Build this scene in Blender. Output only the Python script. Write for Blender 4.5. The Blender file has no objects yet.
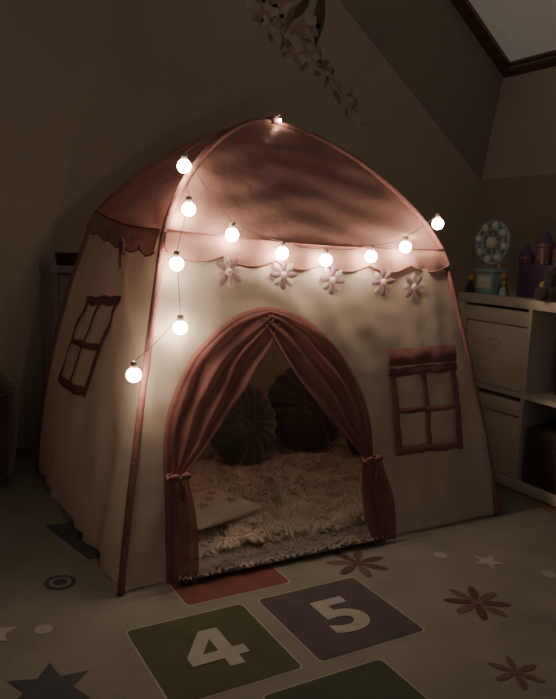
import bpy, math, random
import numpy as np
from mathutils import Matrix, Vector, noise
random.seed(4)
rng=np.random.default_rng(5)
col=bpy.context.scene.collection

# ---------------------------------------------------------------- materials
def nt(name):
    m=bpy.data.materials.new(name); m.use_nodes=True
    t=m.node_tree; t.nodes.clear()
    o=t.nodes.new('ShaderNodeOutputMaterial')
    return m,t,o
def colvar(t,c,var,scale,stretch=(1,1,1)):
    tc=t.nodes.new('ShaderNodeTexCoord'); mp=t.nodes.new('ShaderNodeMapping')
    mp.inputs['Scale'].default_value=stretch
    n=t.nodes.new('ShaderNodeTexNoise'); n.inputs['Scale'].default_value=scale; n.inputs['Detail'].default_value=5
    r=t.nodes.new('ShaderNodeValToRGB')
    r.color_ramp.elements[0].position=.3; r.color_ramp.elements[1].position=.7
    r.color_ramp.elements[0].color=(*[max(0,k*(1-var)) for k in c],1)
    r.color_ramp.elements[1].color=(*[min(1,k*(1+var)) for k in c],1)
    t.links.new(tc.outputs['Object'],mp.inputs[0]); t.links.new(mp.outputs[0],n.inputs['Vector'])
    t.links.new(n.outputs['Fac'],r.inputs[0])
    return r.outputs[0],mp.outputs[0]
def bump(t,vec,scale,strength,dist=.01):
    n=t.nodes.new('ShaderNodeTexNoise'); n.inputs['Scale'].default_value=scale; n.inputs['Detail'].default_value=4
    b=t.nodes.new('ShaderNodeBump'); b.inputs['Strength'].default_value=strength; b.inputs['Distance'].default_value=dist
    t.links.new(vec,n.inputs['Vector']); t.links.new(n.outputs['Fac'],b.inputs['Height'])
    return b.outputs[0]
def solid(name,c,rough=.7,var=.08,scale=12,bs=.15,bscale=60,metal=0,sheen=0,stretch=(1,1,1),glow=0):
    m,t,o=nt(name)
    p=t.nodes.new('ShaderNodeBsdfPrincipled')
    cv,vec=colvar(t,c,var,scale,stretch)
    t.links.new(cv,p.inputs['Base Color']); p.inputs['Roughness'].default_value=rough; p.inputs['Metallic'].default_value=metal
    if sheen: p.inputs['Sheen Weight'].default_value=sheen
    if glow:
        t.links.new(cv,p.inputs['Emission Color']); p.inputs['Emission Strength'].default_value=glow
    if bs: t.links.new(bump(t,vec,bscale,bs),p.inputs['Normal'])
    t.links.new(p.outputs[0],o.inputs[0]); return m
def fabric(name,c,trans=.35,clear=0.0,var=.06,bs=.25,stretch=(1,1,.2),tint=None,gloss=0):
    m,t,o=nt(name)
    d=t.nodes.new('ShaderNodeBsdfDiffuse'); tr=t.nodes.new('ShaderNodeBsdfTranslucent'); mx=t.nodes.new('ShaderNodeMixShader')
    cv,vec=colvar(t,c,var,9,stretch)
    bn=bump(t,vec,16,bs,.012)
    for s in (d,tr):
        t.links.new(cv,s.inputs['Color']); t.links.new(bn,s.inputs['Normal'])
    mx.inputs[0].default_value=trans
    t.links.new(d.outputs[0],mx.inputs[1]); t.links.new(tr.outputs[0],mx.inputs[2])
    out=mx.outputs[0]
    if gloss:
        gl=t.nodes.new('ShaderNodeBsdfGlossy'); gl.inputs['Roughness'].default_value=.42; gl.inputs['Color'].default_value=(.95,.78,.76,1)
        t.links.new(bn,gl.inputs['Normal'])
        m3=t.nodes.new('ShaderNodeMixShader'); m3.inputs[0].default_value=gloss
        t.links.new(out,m3.inputs[1]); t.links.new(gl.outputs[0],m3.inputs[2]); out=m3.outputs[0]
    if clear:
        tp=t.nodes.new('ShaderNodeBsdfTransparent'); tp.inputs[0].default_value=(*(tint or (1,1,1)),1)
        m2=t.nodes.new('ShaderNodeMixShader'); m2.inputs[0].default_value=clear
        t.links.new(out,m2.inputs[1]); t.links.new(tp.outputs[0],m2.inputs[2]); out=m2.outputs[0]
    t.links.new(out,o.inputs[0]); return m
def emit(name,c,s):
    m,t,o=nt(name); e=t.nodes.new('ShaderNodeEmission'); e.inputs[0].default_value=(*c,1); e.inputs[1].default_value=s
    t.links.new(e.outputs[0],o.inputs[0]); return m

M=dict(
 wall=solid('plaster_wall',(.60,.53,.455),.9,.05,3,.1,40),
 slope=solid('plaster_slope_shaded',(.42,.375,.33),.9,.05,3,.1,40),  # wall plaster in a darker tone, backlit shade painted into the colour
 reveal=solid('plaster_reveal_lit',(.80,.73,.64),.9,.04,3,.1,40),  # wall plaster in a lighter tone, window light painted into the colour
 floor=solid('wood_floor',(.25,.17,.11),.6,.2,6,.1,30,stretch=(1,8,1)),
 mat=solid('mat_base',(.245,.235,.21),.85,.14,5,.3,90),
 green=solid('mat_green',(.078,.09,.046),.85,.12,14,.3,90),
 purple=solid('mat_purple',(.09,.078,.09),.85,.12,14,.3,90),
 red=solid('mat_red',(.20,.07,.065),.85,.12,14,.3,90),
 teal=solid('mat_teal',(.06,.08,.06),.85,.12,14,.3,90),
 rose=solid('mat_rose',(.17,.095,.09),.85,.12,14,.3,90),
 rosed=solid('mat_rose_dark',(.11,.055,.055),.85,.12,14,.3,90),
 blue=solid('mat_blue',(.065,.075,.10),.85,.12,14,.3,90),
 pale=solid('mat_pale',(.40,.385,.36),.85,.08,14,.3,90),
 white_fab=fabric('white_fabric',(.84,.775,.71),.50,.06,gloss=.03),
 pink_fab=fabric('pink_roof_fabric',(.60,.37,.365),.54,.07,.08,.5,(1,1,1),tint=(1,.82,.80),gloss=.08),
 pelmet=fabric('pink_pelmet_fabric',(.56,.34,.335),.35,.0),
 curtain=fabric('pink_curtain_fabric',(.37,.19,.20),.40,.14,.08,.4,tint=(.9,.68,.66)),
 sleeve=solid('pink_sleeve',(.29,.14,.145),.8,.1,30,.3,120),
 trim=fabric('pink_trim',(.32,.16,.165),.15),
 tulle=fabric('white_gauze',(.80,.73,.70),.4,.1),
 mauve=fabric('mauve_gauze',(.42,.28,.40),.4,.1),
 fleece=fabric('cream_fleece',(.96,.90,.83),.42,0,.05,.3,(1,1,1)),
 shag=fabric('grey_shag',(.56,.50,.48),.2,0,.2,.3,(1,1,1)),
 velvet=solid('dark_green_velvet',(.065,.08,.066),.75,.2,10,.3,60,sheen=.6),
 velvet2=solid('dark_grey_velvet',(.055,.058,.052),.75,.2,10,.3,60,sheen=.5),
 cream=fabric('cream_plush',(.90,.85,.78),.35,0,.08,.4,(1,1,1)),
 white=solid('white_laminate',(.60,.57,.53),.5,.03,6,.03,20),
 cab=solid('shaded_white_wood',(.40,.36,.32),.6,.06,6,.05,20),  # white cabinet paint darkened, its shadow is put into the colour
 boxw=solid('white_box',(.68,.63,.57),.6,.04,6,.1,80),
 boxd=solid('dark_box',(.07,.055,.05),.7,.15,20,.2,80),
 wood=solid('brown_wood',(.22,.125,.075),.5,.25,8,.15,40,stretch=(1,1,8)),
 blind=solid('grey_blind_glow',(.66,.60,.52),.8,.05,5,.1,40,glow=.10),  # emission added to the blind, stands in for dusk light coming through
 wire=solid('clear_wire',(.12,.09,.08),.5,.05,10,0),
 socket=solid('bulb_socket',(.5,.42,.36),.5,.05,10,0),
 bulb=emit('bulb_glow',(1.0,.72,.48),80),
 brown=solid('brown_upholstery',(.07,.045,.035),.9,.15,10,.4,60,sheen=.3),
 leaf=solid('decal_leaf',(.17,.15,.08),.9,.25,20,0),
 leafb=solid('decal_brown_leaf',(.36,.26,.19),.9,.25,20,0),
 petal=solid('decal_petal',(.70,.57,.50),.9,.12,20,0),
 petalb=solid('decal_petal_dusk',(.53,.39,.34),.9,.15,20,0),
 lblue=solid('light_blue_plastic',(.34,.52,.60),.4,.05,10,0),
 lwhite=solid('white_plastic',(.75,.75,.72),.4,.03,10,0),
 violet=solid('violet_plastic',(.11,.07,.16),.45,.1,10,0),
 pinkp=solid('pink_plastic',(.22,.10,.15),.45,.1,10,0),
 dark=solid('dark_plush',(.05,.04,.035),.9,.2,20,.4,80,sheen=.4),
 yellow=solid('yellow_plastic',(.4,.3,.14),.5,.1,10,0),
)
# ---------------------------------------------------------------- helpers
def mesh(name,V,F,mats,parent=None,smooth=True,mi=None):
    me=bpy.data.meshes.new(name); me.from_pydata([tuple(map(float,v)) for v in V],[],[tuple(f) for f in F]); 
    if not isinstance(mats,(list,tuple)): mats=[mats]
    for m in mats: me.materials.append(m)
    if mi is not None: me.polygons.foreach_set('material_index',mi)
    if smooth: me.polygons.foreach_set('use_smooth',[True]*len(me.polygons))
    me.update()
    ob=bpy.data.objects.new(name,me); col.objects.link(ob)
    if parent is not None: adopt(ob,parent)
    return ob
def adopt(ob,parent):
    bpy.context.view_layer.update()
    ob.parent=parent; ob.matrix_parent_inverse=parent.matrix_world.inverted()
def empty(name,loc,label,cat,group=None):
    e=bpy.data.objects.new(name,None); e.empty_display_size=.05; e.location=loc; col.objects.link(e)
    e['label']=label; e['category']=cat
    if group: e['group']=group
    bpy.context.view_layer.update(); return e
def partempty(name,loc,parent):
    e=bpy.data.objects.new(name,None); e.empty_display_size=.05; e.location=loc; col.objects.link(e)
    adopt(e,parent); bpy.context.view_layer.update(); return e
def tag(ob,label,cat,group=None,kind=None):
    ob['label']=label; ob['category']=cat
    if group: ob['group']=group
    if kind: ob['kind']=kind
    return ob
def struct(ob): ob['kind']='structure'; return ob
class B:
    """mesh accumulator"""
    def __init__(s): s.V=[];s.F=[];s.I=[]
    def add(s,V,F,i=0):
        n=len(s.V); s.V+=list(V); s.F+=[tuple(k+n for k in f) for f in F]; s.I+=[i]*len(F)
    def box(s,a,b,i=0,bev=0):
        x0,y0,z0=a;x1,y1,z1=b
        if bev<=0:
            V=[(x0,y0,z0),(x1,y0,z0),(x1,y1,z0),(x0,y1,z0),(x0,y0,z1),(x1,y0,z1),(x1,y1,z1),(x0,y1,z1)]
            s.add(V,[(0,3,2,1),(4,5,6,7),(0,1,5,4),(1,2,6,5),(2,3,7,6),(3,0,4,7)],i)
        else:
            import bmesh
            bm=bmesh.new(); bmesh.ops.create_cube(bm,size=1)
            for v in bm.verts: v.co=Vector(((x0+x1)/2+v.co.x*(x1-x0),(y0+y1)/2+v.co.y*(y1-y0),(z0+z1)/2+v.co.z*(z1-z0)))
            bmesh.ops.bevel(bm,geom=bm.edges[:],offset=bev,segments=2,affect='EDGES',profile=.5)
            bm.verts.index_update()
            s.add([tuple(v.co) for v in bm.verts],[[v.index for v in f.verts] for f in bm.faces],i); bm.free()
    def grid(s,fn,nu,nv,i=0,closeu=False):
        V=[fn(a/nu,b/nv) for b in range(nv+1) for a in range(nu+(0 if closeu else 1))]
        w=nu if closeu else nu+1
        F=[(b*w+a,b*w+(a+1)%w,(b+1)*w+(a+1)%w,(b+1)*w+a) for b in range(nv) for a in range(nu)]
        s.add(V,F,i)
    def tube(s,pts,r,n=10,i=0,cap=True):
        pts=[Vector(p) for p in pts]; rs=r if isinstance(r,(list,tuple)) else [r]*len(pts)
        V=[];up=Vector((0,0,1))
        prev=None
        for k,p in enumerate(pts):
            t=(pts[min(k+1,len(pts)-1)]-pts[max(k-1,0)]).normalized()
            if prev is None:
                a=up if abs(t.z)<.9 else Vector((1,0,0)); u=t.cross(a).normalized()
            else:
                u=(prev-t*prev.dot(t)).normalized()
            prev=u; w=t.cross(u)
            for j in range(n):
                an=2*math.pi*j/n; V.append(tuple(p+(u*math.cos(an)+w*math.sin(an))*rs[k]))
        F=[(k*n+j,k*n+(j+1)%n,(k+1)*n+(j+1)%n,(k+1)*n+j) for k in range(len(pts)-1) for j in range(n)]
        if cap: F+= [tuple(range(n))[::-1], tuple((len(pts)-1)*n+j for j in range(n))]
        s.add(V,F,i)
    def sphere(s,c,r,i=0,nu=20,nv=12,sc=(1,1,1),fn=None):
        def f(a,b):
            th=2*math.pi*a; ph=math.pi*(b)-math.pi/2
            ph=max(-math.pi/2+1e-3,min(math.pi/2-1e-3,ph))
            k=fn(th,ph) if fn else 1
            return (c[0]+r*k*sc[0]*math.cos(ph)*math.cos(th),c[1]+r*k*sc[1]*math.cos(ph)*math.sin(th),c[2]+r*k*sc[2]*math.sin(ph))
        s.grid(f,nu,nv,i,True)
    def lathe(s,c,prof,i=0,n=24,ax='z'):
        def f(a,b):
            k=b*(len(prof)-1); j=min(int(k+1e-9),len(prof)-2); q=k-j
            r=prof[j][0]*(1-q)+prof[j+1][0]*q; h=prof[j][1]*(1-q)+prof[j+1][1]*q
            th=2*math.pi*a
            if ax=='z': return (c[0]+r*math.cos(th),c[1]+r*math.sin(th),c[2]+h)
            if ax=='y': return (c[0]+r*math.cos(th),c[1]+h,c[2]+r*math.sin(th))
            return (c[0]+h,c[1]+r*math.cos(th),c[2]+r*math.sin(th))
        s.grid(f,n,len(prof)-1,i,True)
    def obj(s,name,mats,parent=None,smooth=True): return mesh(name,s.V,s.F,mats,parent,smooth,s.I)
def flatsmooth(ob,ang=35):
    me=ob.data
    try: me.set_sharp_from_angle(angle=math.radians(ang))
    except Exception: pass
    return ob
def nz(x,y,z,s): return noise.noise(Vector((x*s,y*s,z*s)))

# ---------------------------------------------------------------- room shell
YB=1.384
b=B(); b.box((-3,-3,-.05),(3.2,YB+.1,-.004)); f_=struct(b.obj('floor',M['floor'],smooth=False))
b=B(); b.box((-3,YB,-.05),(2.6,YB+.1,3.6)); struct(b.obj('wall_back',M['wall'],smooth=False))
b=B(); b.box((2.486,-3,-.05),(2.586,YB,1.297)); struct(b.obj('wall_right',M['wall'],smooth=False))
b=B(); b.box((-3.1,-3,-.05),(-3,YB+.1,3.0)); struct(b.obj('wall_left',M['wall'],smooth=False))
YW=1.283; ZW=1.825
# splayed cheek of the roof window recess, running up the slope beside the gable wall
b=B()
b.add([(.2,YB-.002,2.986),(2.486,YB-.002,1.297),(2.486,YW,ZW),(.2,YW,ZW+1.689),
       (.2,YB-.002,3.6),(2.6,YB-.002,1.297),(2.6,YW,ZW)],[(0,1,2,3),(1,5,6,2)])
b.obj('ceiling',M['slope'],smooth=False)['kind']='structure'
b=B(); b.add([(2.486,YB-.003,1.297),(2.486,-1.5,1.297),(2.486,-1.5,ZW),(2.486,YW,ZW),
              (2.55,YB-.003,1.297),(2.55,-1.5,1.297),(2.55,-1.5,ZW),(2.55,YW,ZW)],[(0,1,2,3),(4,7,6,5),(3,2,6,7),(0,4,5,1)])
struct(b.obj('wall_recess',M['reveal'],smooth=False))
d=Vector((-1,0,.739)).normalized(); up_=Vector((d.z,0,-d.x))
e=bpy.data.objects.new('window_1',None); e.location=(2.486,YW,ZW); col.objects.link(e); e['kind']='structure'
def pitched(b,s0,s1,y0,y1,h0,h1):
    o=Vector((2.50,0,ZW+.01)); V=[]
    for s in (s0,s1):
        for y in (y0,y1):
            for h in (h0,h1):
                p=o+d*s+up_*h; V.append((p.x,y,p.z))
    b.add(V,[(0,1,3,2),(4,6,7,5),(0,4,5,1),(2,3,7,6),(0,2,6,4),(1,5,7,3)])
b=B(); pitched(b,0,1.6,YW-.035,YW,-.012,.05); pitched(b,0,.035,.3,YW-.035,-.012,.05); pitched(b,.0,1.6,.27,.31,-.012,.05)
pitched(b,.05,1.6,YW-.070,YW-.048,.0,.05); pitched(b,.05,.072,.3,YW-.048,.0,.05)
b.obj('window_frame',M['wood'],e,False)
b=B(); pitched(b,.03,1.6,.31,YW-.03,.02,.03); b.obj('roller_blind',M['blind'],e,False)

# ---------------------------------------------------------------- floral wall decal
b=B()
def leaf(cx,cz,L,W,ang,i):
    n=8;P=[]
    for k in range(n+1):
        t=k/n; w=W*math.sin(math.pi*t**.8)*.5
        P.append((t*L,w))
    pts=P+[(x,-y) for x,y in P[-2:0:-1]]
    ca,sa=math.cos(ang),math.sin(ang)
    yy=YB-.0012-.0004*(len(b.F)%5)
    b.add([(cx+x*ca-y*sa,yy,cz+x*sa+y*ca) for x,y in pts],[tuple(range(len(pts)))],i)
for (x,z,r) in [(1.00,1.98,.075),(1.10,1.90,.07),(1.16,2.0,.08),(1.22,1.86,.075),(1.31,1.90,.06),(1.27,1.77,.055),(1.37,1.78,.05),(1.44,1.71,.04),(.94,2.03,.05)]:
    a0=random.random()*3
    for k in range(7): leaf(x,z,r,r*.75,k*math.pi*2/7+a0,2 if k%3 else 3)
    for k in range(6): leaf(x,z,r*.4,r*.25,k*math.pi/3+a0,3)
leaf(1.37,2.06,.25,.062,-1.68,0); leaf(1.30,2.02,.17,.045,-2.3,0); leaf(1.22,1.98,.15,.035,-1.9,1); leaf(1.15,1.9,.14,.035,-1.2,1)
for k in range(46):
    t=k/45; x=.98+.68*t+random.uniform(-.05,.05); z=1.98-.43*t+random.uniform(-.06,.06)
    leaf(x,z,random.uniform(.035,.075),random.uniform(.014,.028),random.uniform(-3.1,.2),random.choice([1,1,3,2]))
for k in range(30):
    t=k/30; x=1.2+.42*t; z=1.9-.34*t+.03*math.sin(6*t)
    b.add([(x,YB-.001,z),(x+.015,YB-.001,z-.012),(x+.015,YB-.001,z-.009),(x,YB-.001,z+.003)],[(0,1,2,3)],1)
tag(b.obj('floral_wall_decal',[M['leaf'],M['leafb'],M['petal'],M['petalb']],smooth=False),'muted watercolour leaves and blossoms decal on the plaster wall','wall decal')

# ---------------------------------------------------------------- play mat
b=B()
x0,x1,y0,y1=-1.2,1.50,-1.25,1.15
b.box((x0,y0,-.003),(x1,y1,.006),0)
Z=.0072
def poly(P,i,z=Z): b.add([(x,y,z) for x,y in P],[tuple(range(len(P)))],i)
def rect(x,y,w,h,i,z=Z):
    r=.012;P=[]
    for (cx,cy,a) in [(x+w-r,y+h-r,0),(x+r,y+h-r,90),(x+r,y+r,180),(x+w-r,y+r,270)]:
        for k in range(4):
            an=math.radians(a+30*k); P.append((cx+r*math.cos(an),cy+r*math.sin(an)))
    poly(P,i,z)
rx,ry,s,g=-.0388,-.1654,.288,.047
mats=['mat','green','purple','red','teal','rose','rosed','blue','pale']
m=rx+s+g/2
for (x,y,c) in [(rx,ry-s,1),(rx+s+g,ry-s,2),(m-s/2,ry+g,3),(m-s/2,ry-2*s-g,4)]:
    rect(x-.004,y-.004,s+.008,s+.008,8,Z-.0006); rect(x,y,s,s,c)
def star(cx,cy,R,r,n,i,a0=0,z=Z):
    poly([(cx+(R if k%2==0 else r)*math.cos(a0+math.pi*k/n),cy+(R if k%2==0 else r)*math.sin(a0+math.pi*k/n)) for k in range(2*n)],i,z)
def flower(cx,cy,R,i,j,n=8,a0=0):
    for q in range(n):
        a=a0+2*math.pi*q/n; P=[]
        for k in range(12):
            t=2*math.pi*k/12; px=R*.58+R*.42*math.cos(t); py=R*.15*math.sin(t)
            P.append((cx+px*math.cos(a)-py*math.sin(a),cy+px*math.sin(a)+py*math.cos(a)))
        poly(P,i if q%2 else j)
    poly([(cx+R*.2*math.cos(k*math.pi/6),cy+R*.2*math.sin(k*math.pi/6)) for k in range(12)],j,Z+.0005)
flower(.647,-.10,.09,5,6,7); flower(.795,-.41,.085,6,5,8,.2); flower(.65,-.665,.06,5,5,6); flower(1.25,-.55,.06,5,6)
poly([(-.119+.04*math.cos(k*math.pi/10),.124+.04*math.sin(k*math.pi/10)) for k in range(20)],7)
poly([(-.119+.028*math.cos(k*math.pi/10),.124+.028*math.sin(k*math.pi/10)) for k in range(20)],0,Z+.0005)
poly([(-.119+.018*math.cos(k*math.pi/10),.124+.018*math.sin(k*math.pi/10)) for k in range(20)],7,Z+.0009)
star(-.235,-.30,.09,.045,6,7,.3); star(-.30,-.05,.05,.025,5,8,.1); star(1.0,-.25,.05,.02,5,8,.5)
star(-.5,.2,.07,.03,5,8,.1); star(.95,-.75,.06,.03,5,8,.1); flower(-.45,-.5,.08,5,6)
poly([(-.08,.50),(-.02,.22),(.04,.22),(.04,.50)],7)
for (x,y) in [(1.1,-.38),(.33,-.85),(.9,-.16),(-.2,-.08)]:
    poly([(x+.02*math.cos(k*math.pi/10),y+.02*math.sin(k*math.pi/10)) for k in range(20)],8)
def glyph(ch,cx,cy,h,i):
    cu=bpy.data.curves.new('g','FONT'); cu.body=ch; cu.size=h/.70; cu.offset=.006; cu.fill_mode='FRONT'
    o=bpy.data.objects.new('g',cu); col.objects.link(o); bpy.context.view_layer.update()
    me=bpy.data.meshes.new_from_object(o.evaluated_get(bpy.context.evaluated_depsgraph_get()))
    P=np.array([v.co[:] for v in me.vertices]); c=(P.min(0)+P.max(0))/2
    b.add([((p[0]-c[0])*1.25+cx,p[1]-c[1]+cy,Z+.0012) for p in P],[tuple(f.vertices) for f in me.polygons],i)
    bpy.data.objects.remove(o); bpy.data.meshes.remove(me)
glyph('5',.445,-.312,.14,8)
fx4=[[(.008,-.078),(.044,-.078),(.044,.078),(.008,.078)],[(-.068,-.046),(.072,-.046),(.072,-.012),(-.068,-.012)],[(-.068,-.012),(-.030,-.012),(.036,.078),(-.004,.078)]]
for k,P in enumerate(fx4): poly([(x*.95+.108,y*.95+-.312) for x,y in P],8,Z+.0012+.0002*k)
tag(b.obj('play_mat',[M[k] for k in mats],smooth=False),'pale play mat printed with hopscotch squares and flowers','play mat')

# ---------------------------------------------------------------- TENT
W_,D_=1.3,1.02
A=Vector((.65,.512,1.276))
corner={ 'FL':(0,0,.884),'FR':(W_,0,.870),'BL':(0,D_,.955),'BR':(W_,D_,.90)}
E1,E2,PW=.160,.183,1.2
def leg(k,z):
    bx,by,he=corner[k]; t=max(0,z/he); q=t**(1.8 if k=='BL' else PW)
    return Vector((bx+(1 if bx==0 else -1)*E1*q, by+(1 if by==0 else -1)*E2*q, z))
def pole(k,t):
    bx,by,he=corner[k]
    if t<=1: return leg(k,he*t)
    E=leg(k,he); dr=(leg(k,he)-leg(k,he*.9)).normalized()
    cfg={'FL':(.17,.04,.50,-.022),'FR':(.13,.06,.44,-.045),'BL':(.07,.08,.48,-.035),'BR':(.13,.06,.44,-.045)}[k]
    C1=E+dr*cfg[0]+(A-E)*cfg[1]; hv=Vector((E.x-A.x,E.y-A.y,0)); C2=A+hv*cfg[2]+Vector((0,0,cfg[3])); q=t-1
    return E*(1-q)**3+C1*3*q*(1-q)**2+C2*3*q*q*(1-q)+A*q**3
tent=empty('play_tent',(.65,.51,.0),'pink and white fabric children play tent with arched curtained doorway','play tent')
for k in corner:
    b=B(); pts=[pole(k,2*j/60)+Vector((0,0,.008 if j==0 else 0)) for j in range(61)]
    b.tube(pts,[.0095]*61,10); b.obj('pole_sleeve',M['sleeve'],tent)
def yfront(x,z):
    f1=.005*math.sin(55*x+6*nz(x,0,z,3))*math.exp(-abs(x-.05)/.16)+.004*math.sin(50*x+6*nz(x,0,z,3))*math.exp(-abs(x-1.25)/.14)
    f2=.0035*math.sin(38*(x*.8+z*.6)+5*nz(x,2,z,3))*max(0,min(1,(z-.45)/.3))
    return E2*(max(z,0)/.884)**PW + .010*nz(x,0,z*.3,6)+.002*nz(x*.6,1.3,z,20)+f1*min(1,z*8)+f2
def xleft(y,z):
    f1=.008*math.sin(34*y+5*nz(0,y,z,3))*max(0,1-z/.55)
    f2=.004*math.sin(30*(y-z)+4*nz(3,y,z,3))*max(0,min(1,(z-.4)/.3))
    return E1*(max(z,0)/.90)**PW -.028*math.sin(math.pi*min(1,max(0,z/.9)))*math.sin(math.pi*min(1,max(0,y/D_))) + .014*nz(0,y,z*.25,6)+.002*nz(2,y*.7,z,18)+f1+f2
cx,hw,sp,ah=.452,.322,.31,.385
def arch(s):
    if s<.3: return (cx-hw,sp*s/.3)
    if s>.7: return (cx+hw,sp*(1-s)/.3)
    an=math.pi*(1-(s-.3)/.4); c=math.cos(an); return (cx+hw*math.copysign(abs(c)**1.12,c),sp+ah*math.sin(an))
def outer(s):
    if s<.3: p=leg('FL',.884*s/.3); return (p.x,p.z)
    if s>.7: p=leg('FR',.870*(1-s)/.3); return (p.x,p.z)
    u=(s-.3)/.4; xa,xb=E1,W_-E1; return (xa+(xb-xa)*u,.884-.014*u-.012*math.sin(math.pi*u))
def ff(a,bb):
    p,q=arch(a),outer(a); x=p[0]+(q[0]-p[0])*bb; z=max(p[1]+(q[1]-p[1])*bb,.012)
    return (x,yfront(x,z)*(1),z)
b=B(); b.grid(ff,240,60); b.obj('front_panel',M['white_fab'],tent)
def fl(a,bb):
    z=.012+bb*(.89-.012); p,q=leg('FL',z*.884/.89),leg('BL',z*.955/.89)
    y=p.y+(q.y-p.y)*a; zz=p.z+(q.z-p.z)*a; w=min(1,8*a,8*(1-a))
    base=p.x+(q.x-p.x)*a
    return (base*(1-w)+xleft(y,zz)*w,y,zz)
b=B(); b.grid(fl,110,70); b.obj('side_panel',M['white_fab'],tent)
def fr(a,bb):
    z=.012+bb*(.87-.012); p,q=leg('FR',z),leg('BR',z); v=p.lerp(q,a); v.x+=.02*nz(v.y,0,v.z,5); return tuple(v)
b=B(); b.grid(fr,40,30); b.obj('side_panel',M['white_fab'],tent)
def fb(a,bb):
    z=.012+bb*(.90-.012); p,q=leg('BL',z),leg('BR',z); v=p.lerp(q,a); v.y+=.015*nz(v.x,0,v.z*.4,8); return tuple(v)
b=B(); b.grid(fb,50,30); b.obj('back_panel',M['white_fab'],tent)
b=B(); b.box((.015,.015,.0095),(W_-.015,D_-.015,.013)); b.obj('ground_sheet',M['white_fab'],tent,False)
def roof(k1,k2,sag):
    def f(a,bb):
        t=1+bb*.995; p,q=pole(k1,t),pole(k2,t); v=p.lerp(q,a)
        s_=4*a*(1-a)
        v.z-=sag*s_*(1-bb)**.5*(.35+.65*bb)
        c=Vector((.65,.512,.9)); dv=(c-v).normalized()
        v+=dv*(.022*s_*math.sin(math.pi*min(1,bb*1.05)))
        w=min(1,10*a,10*(1-a))*min(1,8*(1-bb))
        fold=math.sin(30*bb-9*a+3*nz(a*2,bb*2,k_seed,1.5))*(1-a)**1.5+math.sin(30*bb+9*(a-1)+2*nz(a*2,bb*2,k_seed+4,1.5))*a**1.5
        v+=dv*w*(.0062*fold*(1-bb)**.5+.010*nz(v.x,v.y,v.z,7))
        return tuple(v)
    return f
for n_,(k1,k2,sg) in enumerate([('FL','FR',.02),('BL','FL',.02),('FR','BR',.02),('BR','BL',.02)]):
    k_seed=n_*3.1
    b=B(); b.grid(roof(k1,k2,sg),80,60); b.obj('roof_panel',M['pink_fab'],tent)
def pelmet(k1,k2,n,out):
    def f(a,bb):
        top=pole(k1,1.04).lerp(pole(k2,1.04),a); lo=pole(k1,.975).lerp(pole(k2,.975),a)
        drop=.010+.022*abs(math.sin(math.pi*n*a))**.8
        v=top.lerp(lo,min(1,bb*1.3)); 
        if bb>.5: v.z-= (bb-.5)*2*drop
        sg=.014*math.sin(math.pi*a); v.z-=sg
        o=Vector(out)*(.012+.010*bb+.003*math.sin(a*n*2*math.pi*2)*bb+.006*nz(a*8,bb,out[0]*3,1.5))
        return tuple(v+o)
    return f
for k1,k2,n,o in [('FL','FR',6,(0,-1,0)),('BL','FL',5,(-1,0,0)),('FR','BR',5,(1,0,0)),('BR','BL',6,(0,1,0))]:
    fn=pelmet(k1,k2,n,o)
    b=B(); b.grid(fn,144,10)
    b.tube([Vector(fn(j/144,1)) for j in range(145)],.0022,6,1)
    b.tube([Vector(fn(j/60,.0))+Vector(o)*.002 for j in range(61)],.0025,6,1)
    b.obj('roof_pelmet',[M['pelmet'],M['trim']],tent)
b=B(); b.sphere((A.x,A.y,A.z+.004),.02,0,14,8,(1.4,1.4,.8)); b.tube([(A.x,A.y,A.z),(A.x+.02,A.y-.02,A.z+.03)],.004); b.obj('apex_tab',M['sleeve'],tent)
def trim(a,bb):
    p=arch(a)
    e=1e-3; p1,p2=arch(max(0,a-e)),arch(min(1,a+e)); tx,tz=p2[0]-p1[0],p2[1]-p1[1]; L=math.hypot(tx,tz) or 1
    nx,nzz=-tz/L,tx/L; k=(bb-.5)*.022
    x,z=p[0]+nx*k,max(.01,p[1]+nzz*k)
    return (x,yfront(x,z)-.006-.003*math.sin(math.pi*bb),z)
b=B(); b.grid(trim,160,4); b.obj('door_arch_trim',M['trim'],tent)
def curtain(side):
    sgn=-1 if side=='L' else 1
    tie=(.150,.285) if side=='L' else (.762,.262)
    apex_in=(.455+.035*(-sgn),.672)
    def f(a,bb):
        if bb<=.66:
            v=bb/.66
            so=.5-.25*v if side=='L' else .5+.25*v
            po=arch(so)
            if v>.75:
                q=(v-.75)/.25; ps=arch(.5-.25*.75 if side=='L' else .5+.25*.75); po=(ps[0]+(tie[0]+sgn*.012-ps[0])*q,ps[1]+(tie[1]-ps[1])*q)
            pi=(apex_in[0]+(tie[0]-sgn*.018-apex_in[0])*v, apex_in[1]+(tie[1]-apex_in[1])*v)
            sg=math.sin(math.pi*v); pi=(pi[0]-sgn*.010*sg,pi[1]-.014*sg)
            x=po[0]+(pi[0]-po[0])*a; z=po[1]+(pi[1]-po[1])*a
            amp=.0035*(.4+.6*(1-abs(2*v-1)))
        else:
            v=(bb-.66)/.34
            w=.016+(.024 if side=='L' else .045)*math.sin(math.pi*min(1,.15+v*.62))
            xc=tie[0]+(.012 if side=='L' else .040)*v
            x=xc+sgn*w*(1-2*a); z=tie[1]+(.014-tie[1])*v
            amp=.006
        y=yfront(x,z)-.018-amp*(1+math.sin(a*(21 if bb<.66 else 15)+3*nz(a*2,bb*3,sgn,2)))
        return (x,y,z)
    return f
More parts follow.
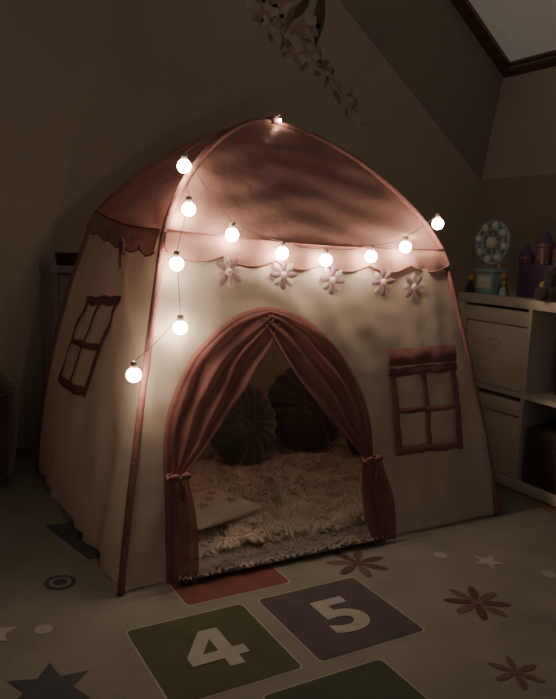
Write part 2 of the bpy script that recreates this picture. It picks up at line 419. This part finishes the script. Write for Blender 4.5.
for sd in 'LR':
    c=partempty('door_curtain',(.15 if sd=='L' else .77,0,.1),tent)
    b=B(); b.grid(curtain(sd),60,90); b.obj('curtain_fabric',M['curtain'],c)
    t=(.150,.285) if sd=='L' else (.762,.262)
    b=B(); y=yfront(*t)-.022
    b.tube([(t[0]+.026*math.cos(q),y+.020*math.sin(q),t[1]+.004*math.sin(q*1.3)) for q in np.linspace(0,2*math.pi,20)],.005,8)
    for q in (-1,1): b.sphere((t[0]+q*.016,y-.02,t[1]+.004),.013,0,12,8,(1.2,.5,.7))
    b.tube([(t[0],y-.02,t[1]),(t[0]+.01,y-.026,t[1]-.03),(t[0]+.006,y-.024,t[1]-.06)],.004,6)
    b.obj('tieback',M['trim'],c)
def strip(b,P,w,pt,off=.004,i=0,n=14):
    for (p,q) in zip(P[:-1],P[1:]):
        p,q=np.array(p),np.array(q); dd=(q-p)/np.linalg.norm(q-p); nn=np.array((-dd[1],dd[0]))
        ext=dd*w/2
        def f(a,bb):
            r=(p-ext)+(q+ext-(p-ext))*a+nn*w*(bb-.5)*(1+.35*nz(a*4,bb,p[0]*9,2))+nn*.006*nz(a*3,0,p[1]*9,1.5)
            return pt(r[0],r[1],off+.002*math.sin(math.pi*bb))
        b.grid(f,n,3,i)
fp=lambda x,z,o:(x,yfront(x,z)-o,z)
lp=lambda y,z,o:(xleft(y,z)-o,y,z)
w=partempty('window',(1.0,.08,.25),tent)
b=B(); c=[(.880,.503),(1.132,.512),(1.135,.262),(.888,.264)]
strip(b,c+[c[0]],.026,fp,.008); strip(b,[(1.008,.50),(1.010,.266)],.018,fp,.005); strip(b,[(.89,.385),(1.13,.388)],.018,fp,.0065)
b.obj('window_trim',M['trim'],w)
b=B(); 
def flap(a,bb):
    x=.866+.275*a; z=.578-.052*bb-.003*math.sin(a*5+1); return fp(x,z,.010+.005*math.sin(math.pi*bb)+.002*nz(a*6,bb,0,2))
b.grid(flap,40,8); b.obj('window_flap',M['trim'],w)
w=partempty('window',(.05,.6,.4),tent)
b=B(); c=[(.66,.676),(.375,.698),(.485,.418),(.84,.392)]
strip(b,c+[c[0]],.028,lp,.008); strip(b,[(.517,.69),(.665,.405)],.020,lp,.005); strip(b,[(.75,.535),(.43,.556)],.020,lp,.0065)
b.obj('window_trim',M['trim'],w)
b=B()
for k in range(6):
    a=k*math.pi/3; b.sphere((xleft(.40,.86)-.03,.40+.014*math.cos(a),.855+.016*math.sin(a)),.011,0,10,6,(.6,1,1))
b.tube([(xleft(.4,.84)-.03,.40,.84),(xleft(.4,.8)-.02,.41,.81),(xleft(.4,.8)-.02,.405,.79)],.004,6); b.obj('rosette',M['trim'],tent)
for (x,z) in [(.333,.800),(.510,.795),(.678,.783),(.866,.780),(.989,.766)]:
    b=B(); y0_=yfront(x,z)-.010; ph=random.random()
    for k in range(8):
        a=ph+k*math.pi/4
        def f(u,v,a=a,k=k):
            t=2*math.pi*u; r=v; px=.027+.019*r*math.cos(t); py=.0095*r*math.sin(t)
            return (x+px*math.cos(a)-py*math.sin(a),y0_-.002-.003*(1-r*r)-.0015*(k%2),z+px*math.sin(a)+py*math.cos(a))
        b.grid(f,14,4,k%2,True)
    b.sphere((x,y0_-.006,z),.010,2,12,8,(1,.5,1))
    b.obj('gauze_flower',[M['tulle'],M['mauve'],M['tulle']],tent)

# ---------------------------------------------------------------- string lights
fx=[(.226,.215,1.075),(.222,.165,.961),(.172,.115,.819),(.174,.085,.658),(.040,.045,.549)]
row=[(.361,.90),(.514,.856),(.662,.841),(.819,.857),(.961,.89)]
sl=empty('string_lights',(.2,.1,.5),'warm white globe string lights draped over the tent front','string lights')
bl=[Vector(p) for p in fx]
rw=[Vector((x-.022,yfront(x,z)-.045,z)) for x,z in row]+[Vector((1.065,.14,.968))]
me=B(); me.sphere((0,0,0),.0185,0,20,12); bm_=me.obj('bulb',M['bulb'],sl)
so=B(); so.lathe((0,0,.0),[(.003,.034),(.008,.032),(.009,.017),(.0075,.0145)],0,12); so_=so.obj('socket',M['socket'],bm_)
allb=bl+rw+[Vector((A.x+.01,A.y-.035,A.z+.004))]
for i,p in enumerate(allb):
    if i==0: o,q=bm_,so_
    else:
        o=bm_.copy(); q=so_.copy(); col.objects.link(o); col.objects.link(q); q.parent=o
    o.parent=sl; o.matrix_parent_inverse=Matrix.Identity(4); o.location=p-Vector(sl.location)
    q.parent=o; q.matrix_parent_inverse=Matrix.Identity(4); q.location=(0,0,0)
    if i==len(allb)-1: o.scale=(.3,.3,.3)
b=B()
def wirepath(P,sag):
    out=[]
    for p,q in zip(P[:-1],P[1:]):
        for k in range(10):
            t=k/10; v=p.lerp(q,t); v.z-=sag*4*t*(1-t); out.append(v)
    out.append(P[-1]); return out
up=Vector((0,0,.034))
b.tube(wirepath([p+up for p in reversed(bl)]+[rw[0]+up]+[p+up for p in rw[1:]],.008),.0009,6)
b.tube(wirepath([bl[0]+up,pole('FL',1.7)+Vector((0,-.015,.012)),allb[-1]+Vector((0,0,.012))],-.01),.0009,6)
b.obj('wire',M['wire'],sl)

# ---------------------------------------------------------------- inside the tent
def fz(x,y): return max(.022,.034+.024*nz(x,y,0,6)+.018*nz(x,y,3,14)+.02*max(0,y-.3))
N=34000
b=B()
def fg(a,bb):
    x=.06+1.16*a; y=.070+.875*bb; ed=min(1,min(a,1-a)*20,min(bb,1-bb)*20); return (x,y,.0185+(fz(x,y)-.0185)*ed)
b.grid(fg,90,70)
X=rng.uniform(.08,1.2,N); Y=rng.uniform(.075,.93,N)
V=[];F=[]
for k in range(N):
    x,y=X[k],Y[k]; z=fz(x,y)-.004; cl=nz(x,y,7,16)*7.0; an=cl+rng.normal()*.5; L=rng.uniform(.028,.050); w=.0026
    hgt=.55+.35*nz(x,y,11,24)
    dx,dy=math.cos(an),math.sin(an); n=len(V)
    V+= [(x-dy*w,y+dx*w,z),(x+dy*w,y-dx*w,z),(x+dx*L*.35+dy*w,y+dy*L*.35-dx*w,z+L*hgt),(x+dx*L*.35-dy*w,y+dy*L*.35+dx*w,z+L*hgt),
         (x+dx*L*.75+dy*w*.6,y+dy*L*.75-dx*w*.6,z+L*hgt*1.05),(x+dx*L*.75-dy*w*.6,y+dy*L*.75+dx*w*.6,z+L*hgt*1.05),(x+dx*L,y+dy*L,z+L*hgt*.8)]
    F+= [(n,n+1,n+2,n+3),(n+3,n+2,n+4,n+5),(n+5,n+4,n+6)]
b.add(V,F)
tag(b.obj('fleece_rug',M['fleece']),'fluffy cream fleece rug covering the tent floor','rug',kind='stuff')
b=B(); V=[];F=[]
b.box((.16,-.015,.0135),(.80,.05,.018))
for k in range(6000):
    x=rng.uniform(.155,.805); y=rng.uniform(-.018,.058); z=.018; an=rng.uniform(0,6.28); L=rng.uniform(.014,.026)*(1+.5*nz(x,y,1,30)); w=.0028
    dx,dy=math.cos(an),math.sin(an); n=len(V)
    V+= [(x-dy*w,y+dx*w,z-.002),(x+dy*w,y-dx*w,z-.002),(x+dx*L*.45+dy*w,y+dy*L*.45-dx*w,z+L*.6),(x+dx*L*.45-dy*w,y+dy*L*.45+dx*w,z+L*.6),(x+dx*L,y+dy*L,z+L*.45)]
    F+= [(n,n+1,n+2,n+3),(n+3,n+2,n+4)]
b.add(V,F)
tag(b.obj('shaggy_mat',M['shag']),'narrow grey shaggy mat lying across the tent doorway','mat',kind='stuff')
def cushion(c,r,tilt,rz,mt,label):
    e=empty('round_cushion',(c[0],c[1],c[2]-r),label,'cushion','round velvet cushions in the tent')
    b=B()
    def f(a,v):
        th=2*math.pi*a; ph=math.pi*v-math.pi/2; ph=max(-1.5698,min(1.5698,ph))
        rr=math.cos(ph); k=1+.045*abs(math.sin(th*9))*rr
        thick=.42*math.sin(ph)*(1-.55*math.exp(-(rr/.16)**2))*(1+.28*(abs(math.sin(th*9))-.5)*rr)
        return Vector((r*k*rr**.8*math.cos(th),r*k*rr**.8*math.sin(th),r*thick))
    R=Matrix.Rotation(rz,3,'Z')@Matrix.Rotation(tilt,3,'X')
    b.grid(lambda a,v:tuple(R@f(a,v)+Vector(c)),144,28,0,True)
    b.obj('cushion_cover',mt,e)
    for sg in (-1,1):
        b=B(); p=R@Vector((0,0,sg*r*.19))+Vector(c); b.sphere(p,.016,0,14,8); b.obj('button',mt,e)
cushion((.668,.685,.215),.148,1.25,.12,M['velvet'],'round pleated dark green velvet cushion on fleece rug')
cushion((.985,.735,.238),.168,1.22,-.15,M['velvet2'],'round pleated dark grey velvet cushion leaning on tent back')
def pillow(name,c,sx,sy,h,rz,mt,label,cat,tilt=0,spots=None):
    e=empty(name,(c[0],c[1],c[2]-h/2),label,cat)
    b=B()
    def f(a,bb,s):
        u,v=2*a-1,2*bb-1; t=(max(0,(1-u**4))*max(0,(1-v**4)))**.5
        return Vector((sx*u*(1-.07*(1-v*v)),sy*v*(1-.07*(1-u*u)),s*h/2*t+.003*nz(u,v,s,4)))
    R=Matrix.Rotation(rz,3,'Z')@Matrix.Rotation(tilt,3,'X')
    b.grid(lambda a,q:tuple(R@f(a,q,1)+Vector(c)),24,24); b.grid(lambda a,q:tuple(R@f(1-a,q,-1)+Vector(c)),24,24)
    b.obj('pillow_cover',mt,e)
    if spots:
        for (u,v) in [(-.4,-.3),(.35,.35),(.4,-.45),(-.35,.45),(0,0)]:
            b=B(); P=[]
            for k in range(10):
                rr=.022 if k%2==0 else .011; a_=k*math.pi/5
                q=f((u+1)/2+rr*math.cos(a_)/(2*sx),(v+1)/2+rr*math.sin(a_)/(2*sy),1); q.z+=.003; P.append(tuple(R@q+Vector(c)))
            b.add(P,[tuple(range(10))])
            b.obj('printed_star',spots,e)
pillow('star_pillow',(.345,.25,.090),.125,.105,.050,.3,M['cream'],'soft cream pillow printed with pale stars','pillow',0,M['petalb'])
pillow('small_pillow',(1.13,.58,.14),.06,.06,.06,.4,M['dark'],'small dark plush pillow beside round cushion','pillow',1.1)

# ---------------------------------------------------------------- shelving unit
XS,HS=1.574,.722
e=empty('shelving_unit',(1.77,-.1,.0),'white laminate cube shelving unit beside the tent','shelf unit')
b=B(); yL,yR=.548,-.90
D0,D1=XS,XS+.385
b.box((D0,yR,HS-.036),(D1,yL,HS),bev=.002); b.box((D0,yR,0),(D1,yL,.036),bev=.002)
for y in (yL-.036,yR): b.box((D0,y,.036),(D1,y+.036,HS-.036),bev=.001)
mid=.353
b.box((D0+.001,yR+.036,mid),(D1,yL-.036,mid+.016))
ys=[.165,-.17,-.505]
for y in ys: b.box((D0+.001,y,.036),(D1,y+.016,mid)); b.box((D0+.001,y,mid+.016),(D1,y+.016,HS-.036))
flatsmooth(b.obj('shelf_frame',M['white'],e))
b=B(); b.box((D1,yR+.001,.001),(D1+.004,yL-.001,HS-.001)); b.obj('back_board',M['white'],e,False)
def sbox(y0,y1,z0,z1,mt,label,lid=True,grp='storage boxes in the shelf cubes'):
    e=empty('storage_box',(XS+.19,(y0+y1)/2,z0),label,'storage box',grp)
    b=B(); zt=z1-.06 if lid else z1
    b.box((XS+.018,y0+.006,z0),(XS+.36,y1-.006,zt),bev=.006); flatsmooth(b.obj('box_body',mt,e))
    if lid:
        b=B(); b.box((XS+.010,y0+.003,zt+.002),(XS+.365,y1-.003,z1),bev=.006); flatsmooth(b.obj('box_lid',mt,e))
    b=B(); yc=(y0+y1)/2; zc=(z0+zt)/2+.05
    b.tube([(XS+.016,yc+.03*math.cos(q),zc+.012*math.sin(q)) for q in np.linspace(0,2*math.pi,24)],.002,6)
    b.obj('handle_ring',mt,e)
sbox(.186,.508,.370,.675,M['boxw'],'white lidded storage box in upper cube')
sbox(.186,.508,.037,.335,M['boxw'],'white lidded storage box in lower cube')
sbox(-.150,.160,.037,.25,M['boxd'],'dark open fabric box in lower cube',False)
for k,(y,h,mt,lb) in enumerate([(.12,.20,'boxd','dark'),(.085,.23,'violet','violet'),(.05,.19,'boxd','dark'),(.02,.22,'boxd','dark')]):
    b=B(); b.box((XS+.13,y-.012,mid+.0165),(XS+.33,y+.012,mid+.016+h),bev=.002); 
    b.box((XS+.128,y-.013,mid+.0165),(XS+.134,y+.013,mid+.0165+h),0)
    tag(flatsmooth(b.obj('picture_book',M[mt])),f'thin {lb} picture book standing in shelf cube','book','picture books in the shelf cube')

T=HS
X0,Y0=1.68,.475
e=empty('toy_ferris_wheel',(X0,Y0,T),'light blue toy ferris wheel on a drawer base','toy')
b=B(); b.box((X0-.04,Y0-.045,T),(X0+.04,Y0+.045,T+.085),bev=.006); b.box((X0-.048,Y0-.053,T+.085),(X0+.048,Y0+.053,T+.10),bev=.004); flatsmooth(b.obj('base',M['lblue'],e))
b=B(); b.box((X0-.046,Y0-.037,T+.02),(X0-.0405,Y0+.037,T+.07),bev=.002); b.sphere((X0-.05,Y0,T+.045),.006); flatsmooth(b.obj('drawer',M['lwhite'],e))
zc=T+.205
b=B(); 
for q in (-.035,.035): b.tube([(X0+.0,Y0+q,T+.10),(X0,Y0,zc)],.005,8)
b.obj('stand',M['lwhite'],e)
b=B()
for rr in (.083,.055): b.tube([(X0-.012,Y0+rr*math.cos(q),zc+rr*math.sin(q)) for q in np.linspace(0,2*math.pi,40)],.0085,8)
for k in range(8):
    a=k*math.pi/4; b.tube([(X0-.012,Y0,zc),(X0-.012,Y0+.083*math.cos(a),zc+.083*math.sin(a))],.005,6)
    b.sphere((X0-.02,Y0+.069*math.cos(a+.2),zc+.069*math.sin(a+.2)),.016,1,10,8)
b.sphere((X0-.018,Y0,zc),.024,1,14,10)
b.obj('wheel',[M['lblue'],M['lwhite']],e)
X0,Y0=1.72,.235
e=empty('toy_castle',(X0,Y0,T),'violet and pink toy castle with cone towers','toy')
b=B(); b.box((X0-.06,Y0-.09,T),(X0+.06,Y0+.09,T+.13),bev=.006)
for k in range(5): b.box((X0-.062,Y0-.09+k*.04,T+.13),(X0-.045,Y0-.07+k*.04,T+.145))
flatsmooth(b.obj('castle_body',M['violet'],e))
for (dy,h,r) in [(-.08,.17,.028),(.08,.14,.026),(0,.19,.03)]:
    b=B(); b.lathe((X0-.03,Y0+dy,T),[(.001,0),(r,0),(r,h),(r*1.2,h+.006),(r*1.2,h+.016),(.001,h+.017)],0,20); flatsmooth(b.obj('tower',M['pinkp'],e))
    b=B(); b.lathe((X0-.03,Y0+dy,T+h+.0165),[(.001,0),(r*1.3,0),(r*.6,.025),(.002,.05)],0,20); flatsmooth(b.obj('tower_roof',M['violet'],e))
X0,Y0=1.66,.045
e=empty('plush_bear',(X0,Y0,T),'dark brown plush bear sitting on the shelf','plush toy')
b=B(); b.sphere((X0,Y0,T+.075),.07,0,20,14,(1,.95,1.08)); b.obj('torso',M['dark'],e)
b=B(); b.sphere((X0-.01,Y0,T+.19),.055,0,20,14); b.sphere((X0-.06,Y0,T+.178),.022,0,12,8)
for q in (-1,1): b.sphere((X0,Y0+q*.042,T+.235),.02,0,12,8,(.6,1,1))
b.obj('head',M['dark'],e)
for q in (-1,1):
    b=B(); b.tube([(X0-.03,Y0+q*.05,T+.13),(X0-.06,Y0+q*.075,T+.09),(X0-.085,Y0+q*.06,T+.06)],[.024,.022,.018],10); b.sphere((X0-.085,Y0+q*.06,T+.06),.02,0,10,8); b.obj('arm',M['dark'],e)
    b=B(); b.tube([(X0-.03,Y0+q*.035,T+.035),(X0-.11,Y0+q*.06,T+.026)],[.03,.024],10); b.sphere((X0-.115,Y0+q*.062,T+.027),.026,0,12,8); b.obj('leg',M['dark'],e)
for (x,y,h,r,mt,lb) in [(1.62,.53,.075,.020,'dark','dark'),(1.64,.375,.09,.022,'dark','dark'),(1.61,.345,.06,.018,'lblue','light blue'),(1.60,.15,.07,.018,'pinkp','pink')]:
    e=empty('toy_figure',(x,y,T),f'small {lb} toy figure standing on the shelf top','toy','small toy figures on the shelf')
    b=B(); b.lathe((x,y,T),[(.001,0),(r,0),(r*1.05,h*.1),(r*.6,h*.5),(r*.35,h*.62),(.001,h*.63)],0,16); b.obj('torso',M[mt],e)
    b=B(); b.sphere((x,y,T+h*.8),h*.2,0,14,10); b.obj('head',M['yellow'],e)

# ---------------------------------------------------------------- cabinet behind the tent
e=empty('white_cabinet',(.30,1.26,0),'low white slatted cabinet standing against the wall','cabinet')
b=B(); b.box((.085,1.16,.0),(.75,1.375,.03)); b.box((.075,1.15,.735),(.76,1.375,.762),bev=.003)
b.box((.085,1.16,.03),(.105,1.375,.735)); b.box((.73,1.16,.03),(.75,1.375,.735)); b.box((.105,1.35,.03),(.73,1.375,.735))
flatsmooth(b.obj('cabinet_body',M['cab'],e))
for (xa,xb) in ((.107,.415),(.42,.728)):
    b=B(); b.box((xa,1.165,.034),(xb,1.178,.731),bev=.002)
    for k in range(7): b.box((xa+.03+k*.037,1.158,.08),(xa+.048+k*.037,1.166,.68),bev=.002)
    dr=flatsmooth(b.obj('door',M['cab'],e))
    b=B(); b.sphere((xb-.02 if xa<.2 else xa+.02,1.148,.4),.010,0,12,8); b.obj('knob',M['wire'],dr)
e=empty('toy_basket',(.16,1.26,.762),'small brown wicker basket on the white cabinet','basket')
b=B(); b.lathe((.16,1.26,.762),[(.001,0),(.04,0),(.048,.05),(.045,.05),(.038,.005),(.001,.005)],0,24); b.obj('basket_body',M['brown'],e)
b=B()
b.sphere((.155,1.255,.80),.026,0,14,8); b.obj('cloth',M['cab'],e)
# pouf
e=empty('pouf',(-.36,1.04,0.0085),'dark brown upholstered round pouf beside the tent','pouf')
b=B(); b.lathe((-.36,1.04,.0085),[(.001,0),(.24,.0),(.27,.03),(.285,.12),(.285,.25),(.275,.33),(.24,.375),(.12,.385),(.001,.38)],0,40); b.obj('pouf_body',M['brown'],e)
b=B(); b.tube([(-.36+.277*math.cos(q),1.04+.277*math.sin(q),.335) for q in np.linspace(0,2*math.pi,60)],.006,8); b.obj('piping',M['brown'],e)

# ---------------------------------------------------------------- light
w=bpy.data.worlds.new('World'); bpy.context.scene.world=w; w.use_nodes=True
bg=w.node_tree.nodes['Background']; bg.inputs[0].default_value=(1,.89,.76,1); bg.inputs[1].default_value=.07

# ---------------------------------------------------------------- camera
p,h,th,ro=.1474,.8769,.5231,.0451
c_,s_=math.cos(th),math.sin(th); tx,ty=-.361,1.619
cp=Vector((c_*(-tx)+s_*(-ty),-s_*(-tx)+c_*(-ty),h))
R=Vector((c_,-s_,0)); Fw=Vector((s_*math.cos(p),c_*math.cos(p),-math.sin(p))); U=R.cross(Fw)
cX=R*math.cos(ro)+U*math.sin(ro); cY=U*math.cos(ro)-R*math.sin(ro)
cam=bpy.data.cameras.new('camera'); co=bpy.data.objects.new('camera',cam); col.objects.link(co)
mt=Matrix.Identity(4)
for i in range(3): mt[i][0]=cX[i];mt[i][1]=cY[i];mt[i][2]=-Fw[i];mt[i][3]=cp[i]
co.matrix_world=mt; cam.lens=36*699.64/699; cam.sensor_width=36; cam.clip_start=.01
bpy.context.scene.camera=co
